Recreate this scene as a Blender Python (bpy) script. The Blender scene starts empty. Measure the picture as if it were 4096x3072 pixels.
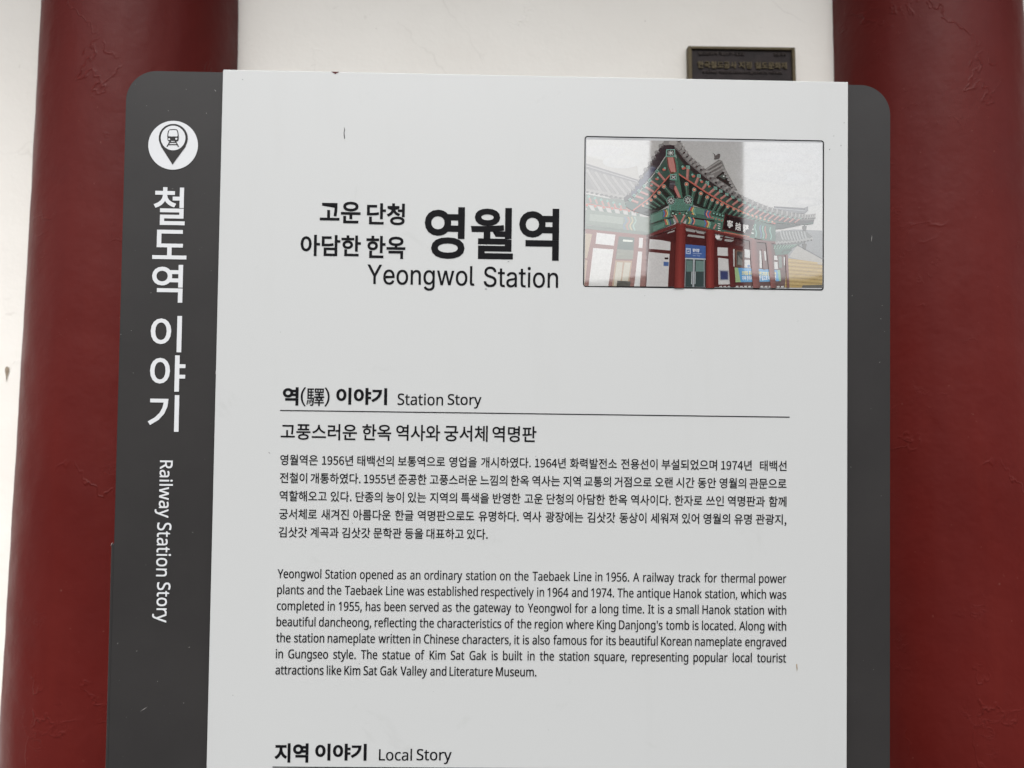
import bpy, bmesh, math, random, os
from mathutils import Vector, Matrix, noise
from mathutils.geometry import tessellate_polygon

random.seed(7)
S = bpy.context.scene
C = S.collection
R = math.radians

# ------------------------------------------------------------------ camera
cam_d = bpy.data.cameras.new('camera')
cam_d.sensor_fit = 'HORIZONTAL'
cam_d.sensor_width = 36.0
cam_d.lens = 2841.0 / 4096.0 * 36.0
cam_d.clip_start = 0.02
cam_d.clip_end = 2000
cam = bpy.data.objects.new('camera', cam_d)
C.objects.link(cam)
cam_rot = Matrix(((0.9996336759640032, -0.0009706924132789646, -0.027047580944206222),
                  (-0.027051536065892647, -0.06734513694599278, -0.9973629464373548),
                  (-0.0008533903973530982, 0.9977292670288692, -0.06734672552444866)))
# columns of the matrix are the camera's right / up / back axes in the world
ax_x = Vector((cam_rot[0][0], cam_rot[1][0], cam_rot[2][0]))
ax_y = Vector((cam_rot[0][1], cam_rot[1][1], cam_rot[2][1]))
ax_z = Vector((cam_rot[0][2], cam_rot[1][2], cam_rot[2][2]))
m3 = Matrix((ax_x, ax_y, ax_z)).transposed()
cam.matrix_world = Matrix.Translation((0, -1.15, 1.5)) @ m3.to_4x4()
cam_d.dof.use_dof = True
cam_d.dof.focus_distance = 0.675
cam_d.dof.aperture_fstop = 6.4
S.camera = cam

# ------------------------------------------------------------------ sky, sun, exposure
SUN_EL, SUN_AZ = R(58), R(186)          # high sun veiled by cloud, behind the photographer
W = bpy.data.worlds.new('World')
S.world = W
W.use_nodes = True
nt = W.node_tree
for n in list(nt.nodes):
    nt.nodes.remove(n)
out = nt.nodes.new('ShaderNodeOutputWorld')
bg = nt.nodes.new('ShaderNodeBackground')
sky = nt.nodes.new('ShaderNodeTexSky')
sky.sky_type = 'NISHITA'
sky.sun_disc = False
sky.sun_elevation = SUN_EL
sky.sun_rotation = SUN_AZ
sky.air_density = 1.0
sky.dust_density = 6.0
sky.ozone_density = 1.0
hsv = nt.nodes.new('ShaderNodeHueSaturation')
hsv.inputs['Saturation'].default_value = 0.20      # cloud cover: an almost neutral sky
nt.links.new(sky.outputs[0], hsv.inputs['Color'])
nt.links.new(hsv.outputs[0], bg.inputs['Color'])
bg.inputs['Strength'].default_value = 0.12
nt.links.new(bg.outputs[0], out.inputs['Surface'])
sun_d = bpy.data.lights.new('sun', 'SUN')
sun_d.energy = 0.5
sun_d.angle = R(60)
sun_d.color = (1.0, 0.98, 0.96)
sun = bpy.data.objects.new('sun', sun_d)
C.objects.link(sun)
sun_dir = Vector((math.sin(SUN_AZ) * math.cos(SUN_EL), math.cos(SUN_AZ) * math.cos(SUN_EL), math.sin(SUN_EL)))
sun.rotation_euler = sun_dir.to_track_quat('Z', 'Y').to_euler()
sun.location = (0, -4, 6)
S.view_settings.view_transform = 'Standard'
S.view_settings.look = 'None'
S.view_settings.gamma = 1.0
S.view_settings.use_curve_mapping = False
S.view_settings.exposure = 1.21
S.render.engine = 'CYCLES'
S.cycles.max_bounces = 8

# ------------------------------------------------------------------ helpers
def srgb(r, g, b):
    def f(c):
        c = c / 255.0
        return c / 12.92 if c <= 0.04045 else ((c + 0.055) / 1.055) ** 2.4
    return (f(r), f(g), f(b), 1.0)

class NT:
    """small wrapper that makes node trees short to write"""
    def __init__(self, name):
        self.m = bpy.data.materials.new(name)
        self.m.use_nodes = True
        self.t = self.m.node_tree
        self.b = self.t.nodes['Principled BSDF']
    def n(self, kind, **kw):
        nd = self.t.nodes.new(kind)
        for k, v in kw.items():
            if k in nd.inputs:
                nd.inputs[k].default_value = v
            else:
                setattr(nd, k, v)
        return nd
    def l(self, a, b):
        self.t.links.new(a, b)
    def coord(self, scale=(1, 1, 1)):
        tc = self.n('ShaderNodeTexCoord')
        mp = self.n('ShaderNodeMapping')
        mp.inputs['Scale'].default_value = scale
        self.l(tc.outputs['Object'], mp.inputs['Vector'])
        return mp.outputs[0]
    def noise(self, vec, scale, detail=4, rough=0.55, dist=0.0):
        nd = self.n('ShaderNodeTexNoise')
        nd.inputs['Scale'].default_value = scale
        nd.inputs['Detail'].default_value = detail
        nd.inputs['Roughness'].default_value = rough
        nd.inputs['Distortion'].default_value = dist
        self.l(vec, nd.inputs['Vector'])
        return nd.outputs[0]
    def ramp(self, fac, stops):
        nd = self.n('ShaderNodeValToRGB')
        cr = nd.color_ramp
        while len(cr.elements) < len(stops):
            cr.elements.new(0.5)
        for e, (pos, col) in zip(cr.elements, stops):
            e.position = pos
            e.color = col if len(col) == 4 else (*col, 1)
        self.l(fac, nd.inputs[0])
        return nd.outputs[0]
    def math(self, op, a, b=None, clamp=False):
        nd = self.n('ShaderNodeMath')
        nd.operation = op
        nd.use_clamp = clamp
        for i, v in enumerate((a, b)):
            if v is None:
                continue
            if isinstance(v, (int, float)):
                nd.inputs[i].default_value = v
            else:
                self.l(v, nd.inputs[i])
        return nd.outputs[0]
    def mix(self, fac, a, b):
        nd = self.n('ShaderNodeMix')
        nd.data_type = 'RGBA'
        for s, v in ((nd.inputs[0], fac), (nd.inputs[6], a), (nd.inputs[7], b)):
            if isinstance(v, (int, float)):
                s.default_value = v
            elif isinstance(v, tuple):
                s.default_value = v if len(v) == 4 else (*v, 1)
            else:
                self.l(v, s)
        return nd.outputs[2]
    def bump(self, h, strength, dist, prev=None):
        nd = self.n('ShaderNodeBump')
        nd.inputs['Strength'].default_value = strength
        nd.inputs['Distance'].default_value = dist
        self.l(h, nd.inputs['Height'])
        if prev is not None:
            self.l(prev, nd.inputs['Normal'])
        return nd.outputs[0]
    def set(self, **kw):
        for k, v in kw.items():
            s = self.b.inputs[k.replace('_', ' ')]
            if isinstance(v, (int, float, tuple)):
                s.default_value = v
            else:
                self.l(v, s)
        return self.m

def g(v):
    return (v, v, v, 1)

def crack_height(t, vec, vscale, nscale, lo, hi, width):
    """thin wandering ridges that come and go: voronoi borders, warped and masked"""
    warp = t.n('ShaderNodeTexNoise')
    warp.inputs['Scale'].default_value = nscale
    warp.inputs['Detail'].default_value = 5
    t.l(vec, warp.inputs['Vector'])
    sub = t.n('ShaderNodeVectorMath'); sub.operation = 'MULTIPLY_ADD'
    t.l(warp.outputs['Color'], sub.inputs[0])
    sub.inputs[1].default_value = (0.16, 0.16, 0.16)
    t.l(vec, sub.inputs[2])
    vo = t.n('ShaderNodeTexVoronoi')
    vo.feature = 'DISTANCE_TO_EDGE'
    vo.inputs['Scale'].default_value = vscale
    t.l(sub.outputs[0], vo.inputs['Vector'])
    line = t.ramp(vo.outputs['Distance'], [(0.0, g(1)), (width, g(0))])
    mask = t.ramp(t.noise(vec, 3.7, 3, 0.6), [(lo, g(0)), (hi, g(1))])
    return t.math('MULTIPLY', line, mask)

def wrinkles(t, vec, scale, mscale, lo, hi, width):
    """short wandering wrinkles: pieces of a noise contour, kept only where a second noise is high"""
    n = t.noise(vec, scale, 5, 0.6, 0.4)
    d = t.math('ABSOLUTE', t.math('SUBTRACT', n, 0.5))
    line = t.ramp(d, [(0.0, g(1)), (width, g(0))])
    mask = t.ramp(t.noise(vec, mscale, 2, 0.5), [(lo, g(0)), (hi, g(1))])
    return t.math('MULTIPLY', line, mask)

# ------------------------------------------------------------------ materials
def mat_column():
    t = NT('red column paint')
    v = t.coord()
    big = t.noise(v, 3.0, 5, 0.6)
    fine = t.noise(v, 55, 6, 0.65)
    vs = t.coord((1, 1, 0.12))
    streak = t.noise(vs, 26, 4, 0.6)
    col = t.mix(t.ramp(big, [(0.3, g(0)), (0.7, g(1))]), (0.075, 0.0066, 0.0053), (0.092, 0.0089, 0.0071))
    col = t.mix(t.ramp(streak, [(0.45, g(0)), (0.8, g(0.35))]), col, (0.108, 0.012, 0.0085, 1))
    peel = wrinkles(t, v, 5.0, 9.0, 0.56, 0.68, 0.009)
    peel2 = wrinkles(t, v, 20.0, 14.0, 0.62, 0.72, 0.022)
    pit = t.ramp(t.noise(v, 75, 2, 0.5), [(0.70, g(0)), (0.76, g(1))])
    spot = t.ramp(t.noise(v, 190, 2, 0.5), [(0.75, g(0)), (0.79, g(1))])
    col = t.mix(t.math('MULTIPLY', spot, 0.35), col, (0.24, 0.11, 0.085, 1))
    n1 = t.bump(t.noise(v, 9, 4, 0.6), 0.24, 0.012)
    n2 = t.bump(fine, 0.22, 0.0016, n1)
    n3 = t.bump(peel, 0.34, 0.0030, n2)
    n4 = t.bump(pit, -0.35, 0.0012, t.bump(peel2, 0.28, 0.0018, n3))
    rg = t.ramp(t.noise(v, 14, 4, 0.6), [(0.3, g(0.38)), (0.7, g(0.52))])
    return t.set(Base_Color=col, Roughness=rg, Specular_IOR_Level=0.135, Normal=n4)

def mat_wall():
    t = NT('cream white plaster')
    v = t.coord()
    big = t.noise(v, 2.2, 4, 0.6)
    col = t.mix(t.ramp(big, [(0.3, g(0)), (0.7, g(1))]), (0.77, 0.743, 0.69), (0.83, 0.81, 0.76))
    crack = crack_height(t, v, 4.2, 5.0, 0.5, 0.62, 0.008)
    col = t.mix(t.math('MULTIPLY', crack, 0.22), col, (0.36, 0.33, 0.29, 1))
    dirt = t.ramp(t.noise(v, 34, 3, 0.6, 0.6), [(0.68, g(0)), (0.80, g(0.55))])
    speck = t.ramp(t.noise(v, 95, 2, 0.5), [(0.745, g(0)), (0.78, g(0.6))])
    col = t.mix(speck, col, (0.34, 0.31, 0.28, 1))
    col = t.mix(dirt, col, (0.40, 0.36, 0.31, 1))
    n1 = t.bump(t.noise(v, 7, 5, 0.6), 0.3, 0.012)
    n2 = t.bump(t.noise(v, 60, 5, 0.6), 0.25, 0.0018, n1)
    n3 = t.bump(crack, -0.4, 0.002, t.bump(wrinkles(t, v, 5, 9, 0.57, 0.66, 0.007), 0.28, 0.003, n2))
    return t.set(Base_Color=col, Roughness=0.75, Normal=n3)

def mat_panel():
    t = NT('light grey powder coated aluminium')
    v = t.coord()
    vs = t.coord((1, 0.15, 1))
    smudge = t.ramp(t.noise(v, 11, 6, 0.7, 0.8), [(0.62, g(0)), (0.80, g(1))])
    wipe = t.ramp(t.noise(vs, 24, 4, 0.6), [(0.58, g(0)), (0.85, g(1))])
    grain = t.noise(v, 1500, 2, 0.5)
    col = t.mix(t.ramp(grain, [(0.3, g(0)), (0.7, g(1))]), (0.426, 0.437, 0.435), (0.462, 0.473, 0.471))
    col = t.mix(t.math('MULTIPLY', smudge, 0.38), col, (0.30, 0.30, 0.29, 1))
    col = t.mix(t.math('MULTIPLY', wipe, 0.16), col, (0.36, 0.358, 0.347, 1))
    n1 = t.bump(t.noise(v, 900, 2, 0.5), 0.12, 0.0003)
    return t.set(Base_Color=col, Roughness=0.5, Normal=n1)

def mat_dark():
    t = NT('charcoal powder coated steel')
    v = t.coord()
    a = t.noise(v, 9, 5, 0.65)
    col = t.mix(t.ramp(a, [(0.3, g(0)), (0.75, g(1))]), (0.022, 0.0208, 0.0208), (0.028, 0.0265, 0.026))
    spk = t.ramp(t.noise(v, 260, 2, 0.5), [(0.77, g(0)), (0.80, g(1))])
    col = t.mix(t.math('MULTIPLY', spk, 0.55), col, (0.16, 0.155, 0.15, 1))
    scuff = t.ramp(t.noise(v, 30, 5, 0.7, 1.2), [(0.68, g(0)), (0.8, g(1))])
    rg = t.mix(scuff, g(0.46), g(0.34))
    n1 = t.bump(t.noise(v, 700, 2, 0.5), 0.15, 0.0003)
    return t.set(Base_Color=col, Roughness=rg, Specular_IOR_Level=0.24, Normal=n1)

def plain(name, col, rough=0.5, metal=0.0, var=0.12, scale=40, bump=0.0, spec=0.3):
    t = NT(name)
    v = t.coord()
    nz = t.noise(v, scale, 4, 0.6)
    lo = tuple(c * (1 - var) for c in col[:3]) + (1,)
    hi = tuple(min(1, c * (1 + var)) for c in col[:3]) + (1,)
    c = t.mix(t.ramp(nz, [(0.3, g(0)), (0.7, g(1))]), lo, hi)
    kw = dict(Base_Color=c, Roughness=rough, Metallic=metal, Specular_IOR_Level=spec)
    if bump:
        kw['Normal'] = t.bump(nz, 0.5, bump)
    return t.set(**kw)

def mat_print():
    t = NT('printed photograph under clear acrylic')
    at = t.n('ShaderNodeAttribute'); at.attribute_name = 'ink'
    v = t.coord()
    gr = t.math('ADD', t.math('MULTIPLY', t.noise(v, 800, 3, 0.6), 0.7), t.math('MULTIPLY', t.noise(v, 190, 4, 0.7), 0.3))
    hs = t.n('ShaderNodeHueSaturation')
    hs.inputs['Saturation'].default_value = 0.90
    t.l(at.outputs['Color'], hs.inputs['Color'])
    t.l(t.ramp(gr, [(0.3, g(0.58)), (0.7, g(0.74))]), hs.inputs['Value'])
    scr = t.ramp(t.noise(t.coord((1, 4.0, 1)), 70, 5, 0.7), [(0.35, g(0.0)), (0.8, g(0.10))])
    return t.set(Base_Color=hs.outputs[0], Roughness=0.6, Specular_IOR_Level=0.0,
                 Coat_Weight=1.0, Coat_IOR=2.9, Coat_Roughness=scr)

M_COL, M_WALL, M_PANEL, M_DARK, M_PRINT = mat_column(), mat_wall(), mat_panel(), mat_dark(), mat_print()
M_INK = plain('black printed lettering', (0.0060, 0.0060, 0.0072, 1), 0.5, var=0.2, spec=0.07)
M_WHITE = plain('white vinyl lettering', (0.545, 0.558, 0.572, 1), 0.45, var=0.02)
M_ICON = plain('charcoal vinyl pictogram', (0.022, 0.021, 0.021, 1), 0.45, var=0.05, spec=0.2)
M_GASKET = plain('dark gap round the picture', (0.008, 0.008, 0.009, 1), 0.6, spec=0.05)
M_CLEAR = plain('pale acrylic edge', (0.34, 0.35, 0.36, 1), 0.3)
M_BRONZE = plain('dark weathered bronze', (0.018, 0.0125, 0.0125, 1), 0.6, 0.2, 0.4, 60, 0.003)
M_BRASS = plain('worn brass relief', (0.088, 0.068, 0.036, 1), 0.55, 0.3, 0.25, 70, 0.001)
M_BRONZE2 = plain('tarnished bronze relief', (0.040, 0.030, 0.027, 1), 0.55, 0.3, 0.25, 70, 0.001)
M_PAVE = plain('grey paving', (0.07, 0.07, 0.07, 1), 0.85, var=0.15, scale=3)
M_SHADING = plain('shading slab paint', (0.10, 0.11, 0.105, 1), 0.7, var=0.15, scale=4)
M_SCR = plain('exposed dark metal', (0.05, 0.05, 0.055, 1), 0.5)
M_RUST = plain('red rust chip', (0.075, 0.012, 0.012, 1), 0.7)
M_BROWN = plain('brown dried spot', (0.27, 0.22, 0.16, 1), 0.7, var=0.3, scale=300)

# ------------------------------------------------------------------ object builders
def obj(name, bm, mat, parent=None, smooth=False):
    me = bpy.data.meshes.new(name)
    bm.normal_update()
    bm.to_mesh(me)
    bm.free()
    if smooth:
        for p in me.polygons:
            p.use_smooth = True
    me.materials.append(mat)
    o = bpy.data.objects.new(name, me)
    C.objects.link(o)
    if parent:
        o.parent = parent
    return o

def tag(o, label=None, cat=None, group=None, kind=None):
    for k, v in (('label', label), ('category', cat), ('group', group), ('kind', kind)):
        if v:
            o[k] = v
    return o

def box(bm, x0, x1, y0, y1, z0, z1, bevel=0.0):
    vs = [bm.verts.new((x, y, z)) for x in (x0, x1) for y in (y0, y1) for z in (z0, z1)]
    fs = [(0, 1, 3, 2), (4, 6, 7, 5), (0, 4, 5, 1), (2, 3, 7, 6), (0, 2, 6, 4), (1, 5, 7, 3)]
    faces = [bm.faces.new([vs[i] for i in f]) for f in fs]
    bmesh.ops.recalc_face_normals(bm, faces=faces)
    if bevel:
        es = {e for f in faces for e in f.edges}
        bmesh.ops.bevel(bm, geom=list(es), offset=bevel, segments=3, affect='EDGES', profile=0.6)

def extrude_outline(bm, pts, z0, z1, bevel=0.0):
    """outline in the sheet's plane -> a solid plate between z0 and z1 (front)"""
    top = [bm.verts.new((x, y, z1)) for x, y in pts]
    bot = [bm.verts.new((x, y, z0)) for x, y in pts]
    f = bm.faces.new(top)
    b = bm.faces.new(bot[::-1])
    n = len(pts)
    for i in range(n):
        bm.faces.new((top[i], bot[i], bot[(i + 1) % n], top[(i + 1) % n]))
    bmesh.ops.recalc_face_normals(bm, faces=bm.faces[:])
    if bevel:
        bmesh.ops.bevel(bm, geom=list(f.edges), offset=bevel, segments=2, affect='EDGES')

def arc(cx, cy, r, a0, a1, n):
    return [(cx + r * math.cos(R(a0 + (a1 - a0) * i / n)), cy + r * math.sin(R(a0 + (a1 - a0) * i / n))) for i in range(n + 1)]

def rounded_rect(x0, x1, y0, y1, r, n=8):
    return (arc(x1 - r, y1 - r, r, 0, 90, n) + arc(x0 + r, y1 - r, r, 90, 180, n)
            + arc(x0 + r, y0 + r, r, 180, 270, n) + arc(x1 - r, y0 + r, r, 270, 360, n))

# ------------------------------------------------------------------ lettering
FD = bpy.utils.system_resource('DATAFILES', path='fonts') or ''
def load_font(fn):
    try:
        return bpy.data.fonts.load(os.path.join(FD, fn))      # fonts that come with Blender itself
    except Exception:
        return None
F_KO = load_font('Noto Sans CJK Regular.woff2')
F_EN = load_font('NotoSansHebrew-Regular.woff2')
F_GR = load_font('Inter.woff2')

EM = {}                                          # each font's own em, so that one weight means the same everywhere
for _f, _e in ((F_KO, 0.35), (F_EN, 0.85), (F_GR, 0.9)):
    if _f:
        EM[_f.name] = _e
_cache = {}
def glyphs(txt, font, off=0.0):
    """outline of a word as (verts2d, faces) with the word's own box, in font units of a 1-unit hangul"""
    key = (txt, font.name if font else '', round(off, 4))
    if key in _cache:
        return _cache[key]
    cu = bpy.data.curves.new('word', 'FONT')
    cu.body = txt
    if font:
        cu.font = font
    cu.size = 1.0
    cu.resolution_u = 4
    cu.offset = off * EM.get(font.name if font else '', 1.0) if font is F_KO else (-0.0015 if font is F_GR else 0.0)
    cu.fill_mode = 'FRONT'
    cu.dimensions = '2D'
    o = bpy.data.objects.new('word', cu)
    C.objects.link(o)
    dg = bpy.context.evaluated_depsgraph_get()
    me = bpy.data.meshes.new_from_object(o.evaluated_get(dg))
    vs = [(v.co.x, v.co.y) for v in me.vertices]
    fs = [tuple(p.vertices) for p in me.polygons]
    bpy.data.objects.remove(o)
    bpy.data.curves.remove(cu)
    bpy.data.meshes.remove(me)
    bb = (min(x for x, y in vs), max(x for x, y in vs), min(y for x, y in vs), max(y for x, y in vs))
    _cache[key] = (vs, fs, bb)
    return _cache[key]

class Ink:
    """collects words into one mesh lying on a sheet; numbers in millimetres on the sheet"""
    def __init__(self, z, rot=0):
        self.bm = bmesh.new(); self.z = z
    def spread(self, font, off, size):
        # the heavier latin weights: the letter laid down a few times, a hair apart
        if font is F_KO or not off:
            return [(0, 0)]
        w = off * size
        return [(-w, -w * .6), (w, -w * .6), (-w, w * .6), (w, w * .6)]
    def put(self, gl, fx):
        vs, fs, bb = gl
        self.z += 0.0000004
        nv = [self.bm.verts.new((*fx(x, y), self.z)) for x, y in vs]
        for f in fs:
            try:
                self.bm.faces.new([nv[i] for i in f])
            except ValueError:
                pass
    def fit(self, txt, font, box_, off=0.0):
        """stretch a word to a measured box x0,x1,y0,y1"""
        gl = glyphs(txt, font, off); a, b, c, d = gl[2]
        x0, x1, y0, y1 = box_
        for h, hy in self.spread(font, off, y1 - y0):
            self.put(gl, lambda x, y: ((x0 + h + (x - a) / (b - a) * (x1 - x0)) / 1000, (y0 + hy + (y - c) / (d - c) * (y1 - y0)) / 1000))
    def fit_down(self, txt, font, box_, off=0.0):
        """the same for a word turned to read from top to bottom"""
        gl = glyphs(txt, font, off); a, b, c, d = gl[2]
        x0, x1, y0, y1 = box_
        for h, hy in self.spread(font, off, x1 - x0):
            self.put(gl, lambda x, y: ((x0 + h + (y - c) / (d - c) * (x1 - x0)) / 1000, (y1 + hy - (x - a) / (b - a) * (y1 - y0)) / 1000))
    def line(self, txt, font, x0, x1, base, sx, sy, off=0.0):
        """one justified line: glyphs at a fixed size, the spaces take up what is left"""
        words = txt.split(' ')
        gls = [glyphs(w, font, off) if w else None for w in words]
        used = sum((gl[2][1] - gl[2][0]) * sx for gl in gls if gl)
        gap = (x1 - x0 - used) / max(1, len(words) - 1)
        x = x0
        for gl in gls:
            if gl:
                a = gl[2][0]
                for h, hy in self.spread(font, off, sy):
                    self.put(gl, lambda px, py, x=x, a=a: ((x + h + (px - a) * sx) / 1000, (base + hy + py * sy) / 1000))
                x += (gl[2][1] - a) * sx
            x += gap

# ================================================================== the place
# wall plane at y = 0, camera in front of it at y = -1.15
bm = bmesh.new()
box(bm, -420, 420, -235, 0.6, -0.2, 0.0)
tag(obj('pavement', bm, M_PAVE), kind='structure')

bm = bmesh.new()
box(bm, -3.4, 3.4, 0.0, 0.25, 0.0, 2.95)
wall = tag(obj('plaster_wall', bm, M_WALL), 'cream white plaster wall with fine cracks behind the two red columns', 'wall')


bm = bmesh.new()                                     # rusty run left by an old nail
f = bm.faces.new([bm.verts.new((-0.7735 + x, -0.0012, 1.596 + z)) for x, z in ((-.0035, .006), (-.001, .009), (.003, .007), (.0032, .001), (.001, -.006), (-.0004, -.017), (-.0016, -.006), (-.0032, 0))])
f.normal_update()
if f.normal.y > 0:
    f.normal_flip()
obj('rust_stain', bm, M_BROWN, wall)

bm = bmesh.new()
box(bm, -5.0, 5.0, -0.735, 0.3, 2.953, 3.05)  # short roof slab added out of view, depth set to shade the wall
tag(obj('shading_eave', bm, M_SHADING), kind='structure')

bm = bmesh.new()
prev = None
for i in range(121):
    x = -420 + 7 * i
    h = 21 + 7 * noise.noise(Vector((x * 0.011, 3.1, 0))) + 2.2 * noise.noise(Vector((x * 0.06, 8.2, 0)))
    cur = [bm.verts.new((x, -118, -0.1)), bm.verts.new((x, -128, h * 0.62)), bm.verts.new((x, -150, h)), bm.verts.new((x, -230, -0.1))]
    if prev:
        for k in range(3):
            bm.faces.new((prev[k], prev[k + 1], cur[k + 1], cur[k]))
    prev = cur
bmesh.ops.recalc_face_normals(bm, faces=bm.faces[:])
tag(obj('hills', bm, plain('wooded hillside', (0.13, 0.14, 0.13, 1), 0.9, var=0.3, scale=0.2, spec=0.0)), kind='structure')

def column(label, cx, cy, rad, group, seed):
    bm = bmesh.new()
    seg, rings = 112, 200
    grid = []
    for j in range(rings + 1):
        z = 2.952 * j / rings
        r = rad - 0.0098 * (z - 1.5)
        ring = []
        for i in range(seg):
            a = 2 * math.pi * i / seg
            d = 0.0016 * noise.noise(Vector((math.cos(a) * 3 + seed, math.sin(a) * 3, z * 2.2)))
            d += 0.0007 * noise.noise(Vector((math.cos(a) * 14 + seed, math.sin(a) * 14, z * 26)))
            ring.append(bm.verts.new(((r + d) * math.cos(a), (r + d) * math.sin(a), z)))
        grid.append(ring)
    for j in range(rings):
        for i in range(seg):
            k = (i + 1) % seg
            bm.faces.new((grid[j][i], grid[j][k], grid[j + 1][k], grid[j + 1][i]))
    bm.faces.new(grid[-1]); bm.faces.new(grid[0][::-1])
    o = obj('red_column', bm, M_COL, smooth=True)
    o.location = (cx, cy, 0.001)
    return tag(o, label, 'column', group)

column('dark red painted round column against the wall behind the sign strip with the white train badge', -0.5712, 0.0, 0.1535, 'red columns against the wall', 0)
column('dark red painted round column against the wall beside the bronze plaque and the plain grey sign edge', 0.7247, 0.0, 0.1535, 'red columns against the wall', 9)
column('red porch column seen only as the grey upright band mirrored in the station picture', 0.612, -2.10, 0.153, None, 21)

# ------------------------------------------------------------------ bronze plaque on the wall
plq = bpy.data.objects.new('wall_plaque', None); C.objects.link(plq)
plq.location = (0.4162, 0.0, 2.012)
tag(plq, 'dark bronze plaque with raised lettering and brass rim, half hidden behind the sign', 'plaque')
PW, PH = 0.0905, 0.1315 / 2 * 2
def pl_box(bm, x0, x1, z0, z1, y0, y1, bev=0.0):
    box(bm, x0, x1, y0, y1, z0, z1, bev)
bm = bmesh.new(); pl_box(bm, -0.0868, 0.0868, -PH, PH, -0.0085, 0.0005)
obj('plate', bm, M_BRONZE, plq)
bm = bmesh.new()
pl_box(bm, -PW, -PW + 0.0062, -PH, PH, -0.0125, 0.0005, 0.0012)
pl_box(bm, PW - 0.0052, PW, -PH, PH, -0.0125, 0.0005, 0.0012)
pl_box(bm, -PW + 0.0064, PW - 0.0054, PH - 0.0046, PH, -0.0123, 0.0005, 0.001)
pl_box(bm, -PW + 0.0064, PW - 0.0054, -PH, -PH + 0.0046, -0.0123, 0.0005, 0.001)
obj('rim', bm, M_BRASS, plq)
def relief(name, items, mat, depth):
    bm = bmesh.new()
    for txt, x0, x1, z0, z1, off in items:
        vs, fs, (a, b, c, d) = glyphs(txt, F_KO, off)
        fr = [bm.verts.new((x0 + (x - a) / (b - a) * (x1 - x0), -0.0085 - depth, z0 + (y - c) / (d - c) * (z1 - z0))) for x, y in vs]
        for f in fs:
            try:
                bm.faces.new([fr[i] for i in f])
            except ValueError:
                pass
    ext = bmesh.ops.extrude_face_region(bm, geom=bm.faces[:])
    for v in [e for e in ext['geom'] if isinstance(e, bmesh.types.BMVert)]:
        v.co.y += depth + 0.0006
    bmesh.ops.recalc_face_normals(bm, faces=bm.faces[:])
    obj(name, bm, mat, plq)
zt = PH
relief('main_lettering', [('한국철도공사', -0.0745, -0.0085, zt - 0.0370, zt - 0.0250, 0.02), ('지정', -0.0050, 0.0170, zt - 0.0370, zt - 0.0250, 0.02),
                          ('철도문화재', 0.0225, 0.0765, zt - 0.0370, zt - 0.0250, 0.02)], M_BRASS, 0.0024)
relief('small_lettering', [('철도문화재 제10-가-13호', -0.0735, 0.0050, zt - 0.0142, zt - 0.0080, 0.012)], M_BRONZE2, 0.0020)
relief('small_lettering', [('영월역사', 0.0545, 0.0765, zt - 0.0142, zt - 0.0080, 0.012)], M_BRONZE2, 0.0020)
relief('english_lettering', [('A railway cultural asset designated by KORAIL', -0.0670, 0.0685, zt - 0.0462, zt - 0.0402, 0.012)], M_BRONZE2, 0.0020)

# ------------------------------------------------------------------ the information sign
SH = 1.8430                                    # height of the sign above the pavement
rotm = Matrix(((0.9998363101044141, 0.01312535724289747, -0.012453031519930484),
               (-0.01187067339102713, -0.043549915110329795, -0.998980726544375),
               (-0.013654307380223421, 0.9989650293634555, -0.04338697960030162)))
top_left = Vector((-0.2573637499813333, -0.4877291292110071, 1.8448735055284249))
sign = bpy.data.objects.new('information_sign', None); C.objects.link(sign)
SHEET = Matrix.Translation(top_left) @ rotm.to_4x4()      # sheet plane: x right, y up from the white panel's top left corner, z out
base = SHEET @ Vector((0.275, -SH, 0))
sign.matrix_world = Matrix.Translation(base) @ rotm.to_4x4()
OFF = Vector((-0.275, SH, 0))
def part(name, bm, mat, parent=sign, smooth=False):
    bmesh.ops.translate(bm, verts=bm.verts[:], vec=OFF)
    return obj(name, bm, mat, parent, smooth)
tag(sign, 'upright station information sign, white text panel on a rounded charcoal board with a station picture', 'sign')

ZD = -0.006                                    # face of the charcoal board
xl, xr, yt, rc = -0.0945, 0.6447, 0.0004, 0.029
bm = bmesh.new()
outl = (arc(xr - rc, yt - rc, rc, 0, 90, 14) + arc(xl + rc, yt - rc, rc, 90, 180, 14) + [(xl, -SH + 0.004), (xr, -SH + 0.004)])
extrude_outline(bm, outl, ZD - 0.030, ZD, 0.0009)
part('backing_board', bm, M_DARK)
bm = bmesh.new()
box(bm, xl - 0.0030, xl - 0.0003, -SH + 0.004, -0.4525, ZD - 0.034, ZD - 0.0016, 0.0006)
part('edge_strip', bm, M_DARK)
bm = bmesh.new()
box(bm, 0.0, 0.6, -SH + 0.06, 0.0, ZD + 0.0003, 0.0, 0.0007)
panel = part('text_panel', bm, M_PANEL)

# ---- printed lettering on the white panel
ZT = 0.00025
def width_scale(txt, font, off, width, gap):
    ws = [glyphs(w, font, off)[2] for w in txt.split(' ')]
    return (width - gap * (len(ws) - 1)) / sum(b[1] - b[0] for b in ws)
def lettering(name, fill, mat=None, z=ZT):
    k = Ink(z); fill(k)
    return part(name, k.bm, mat or M_INK)

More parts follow.
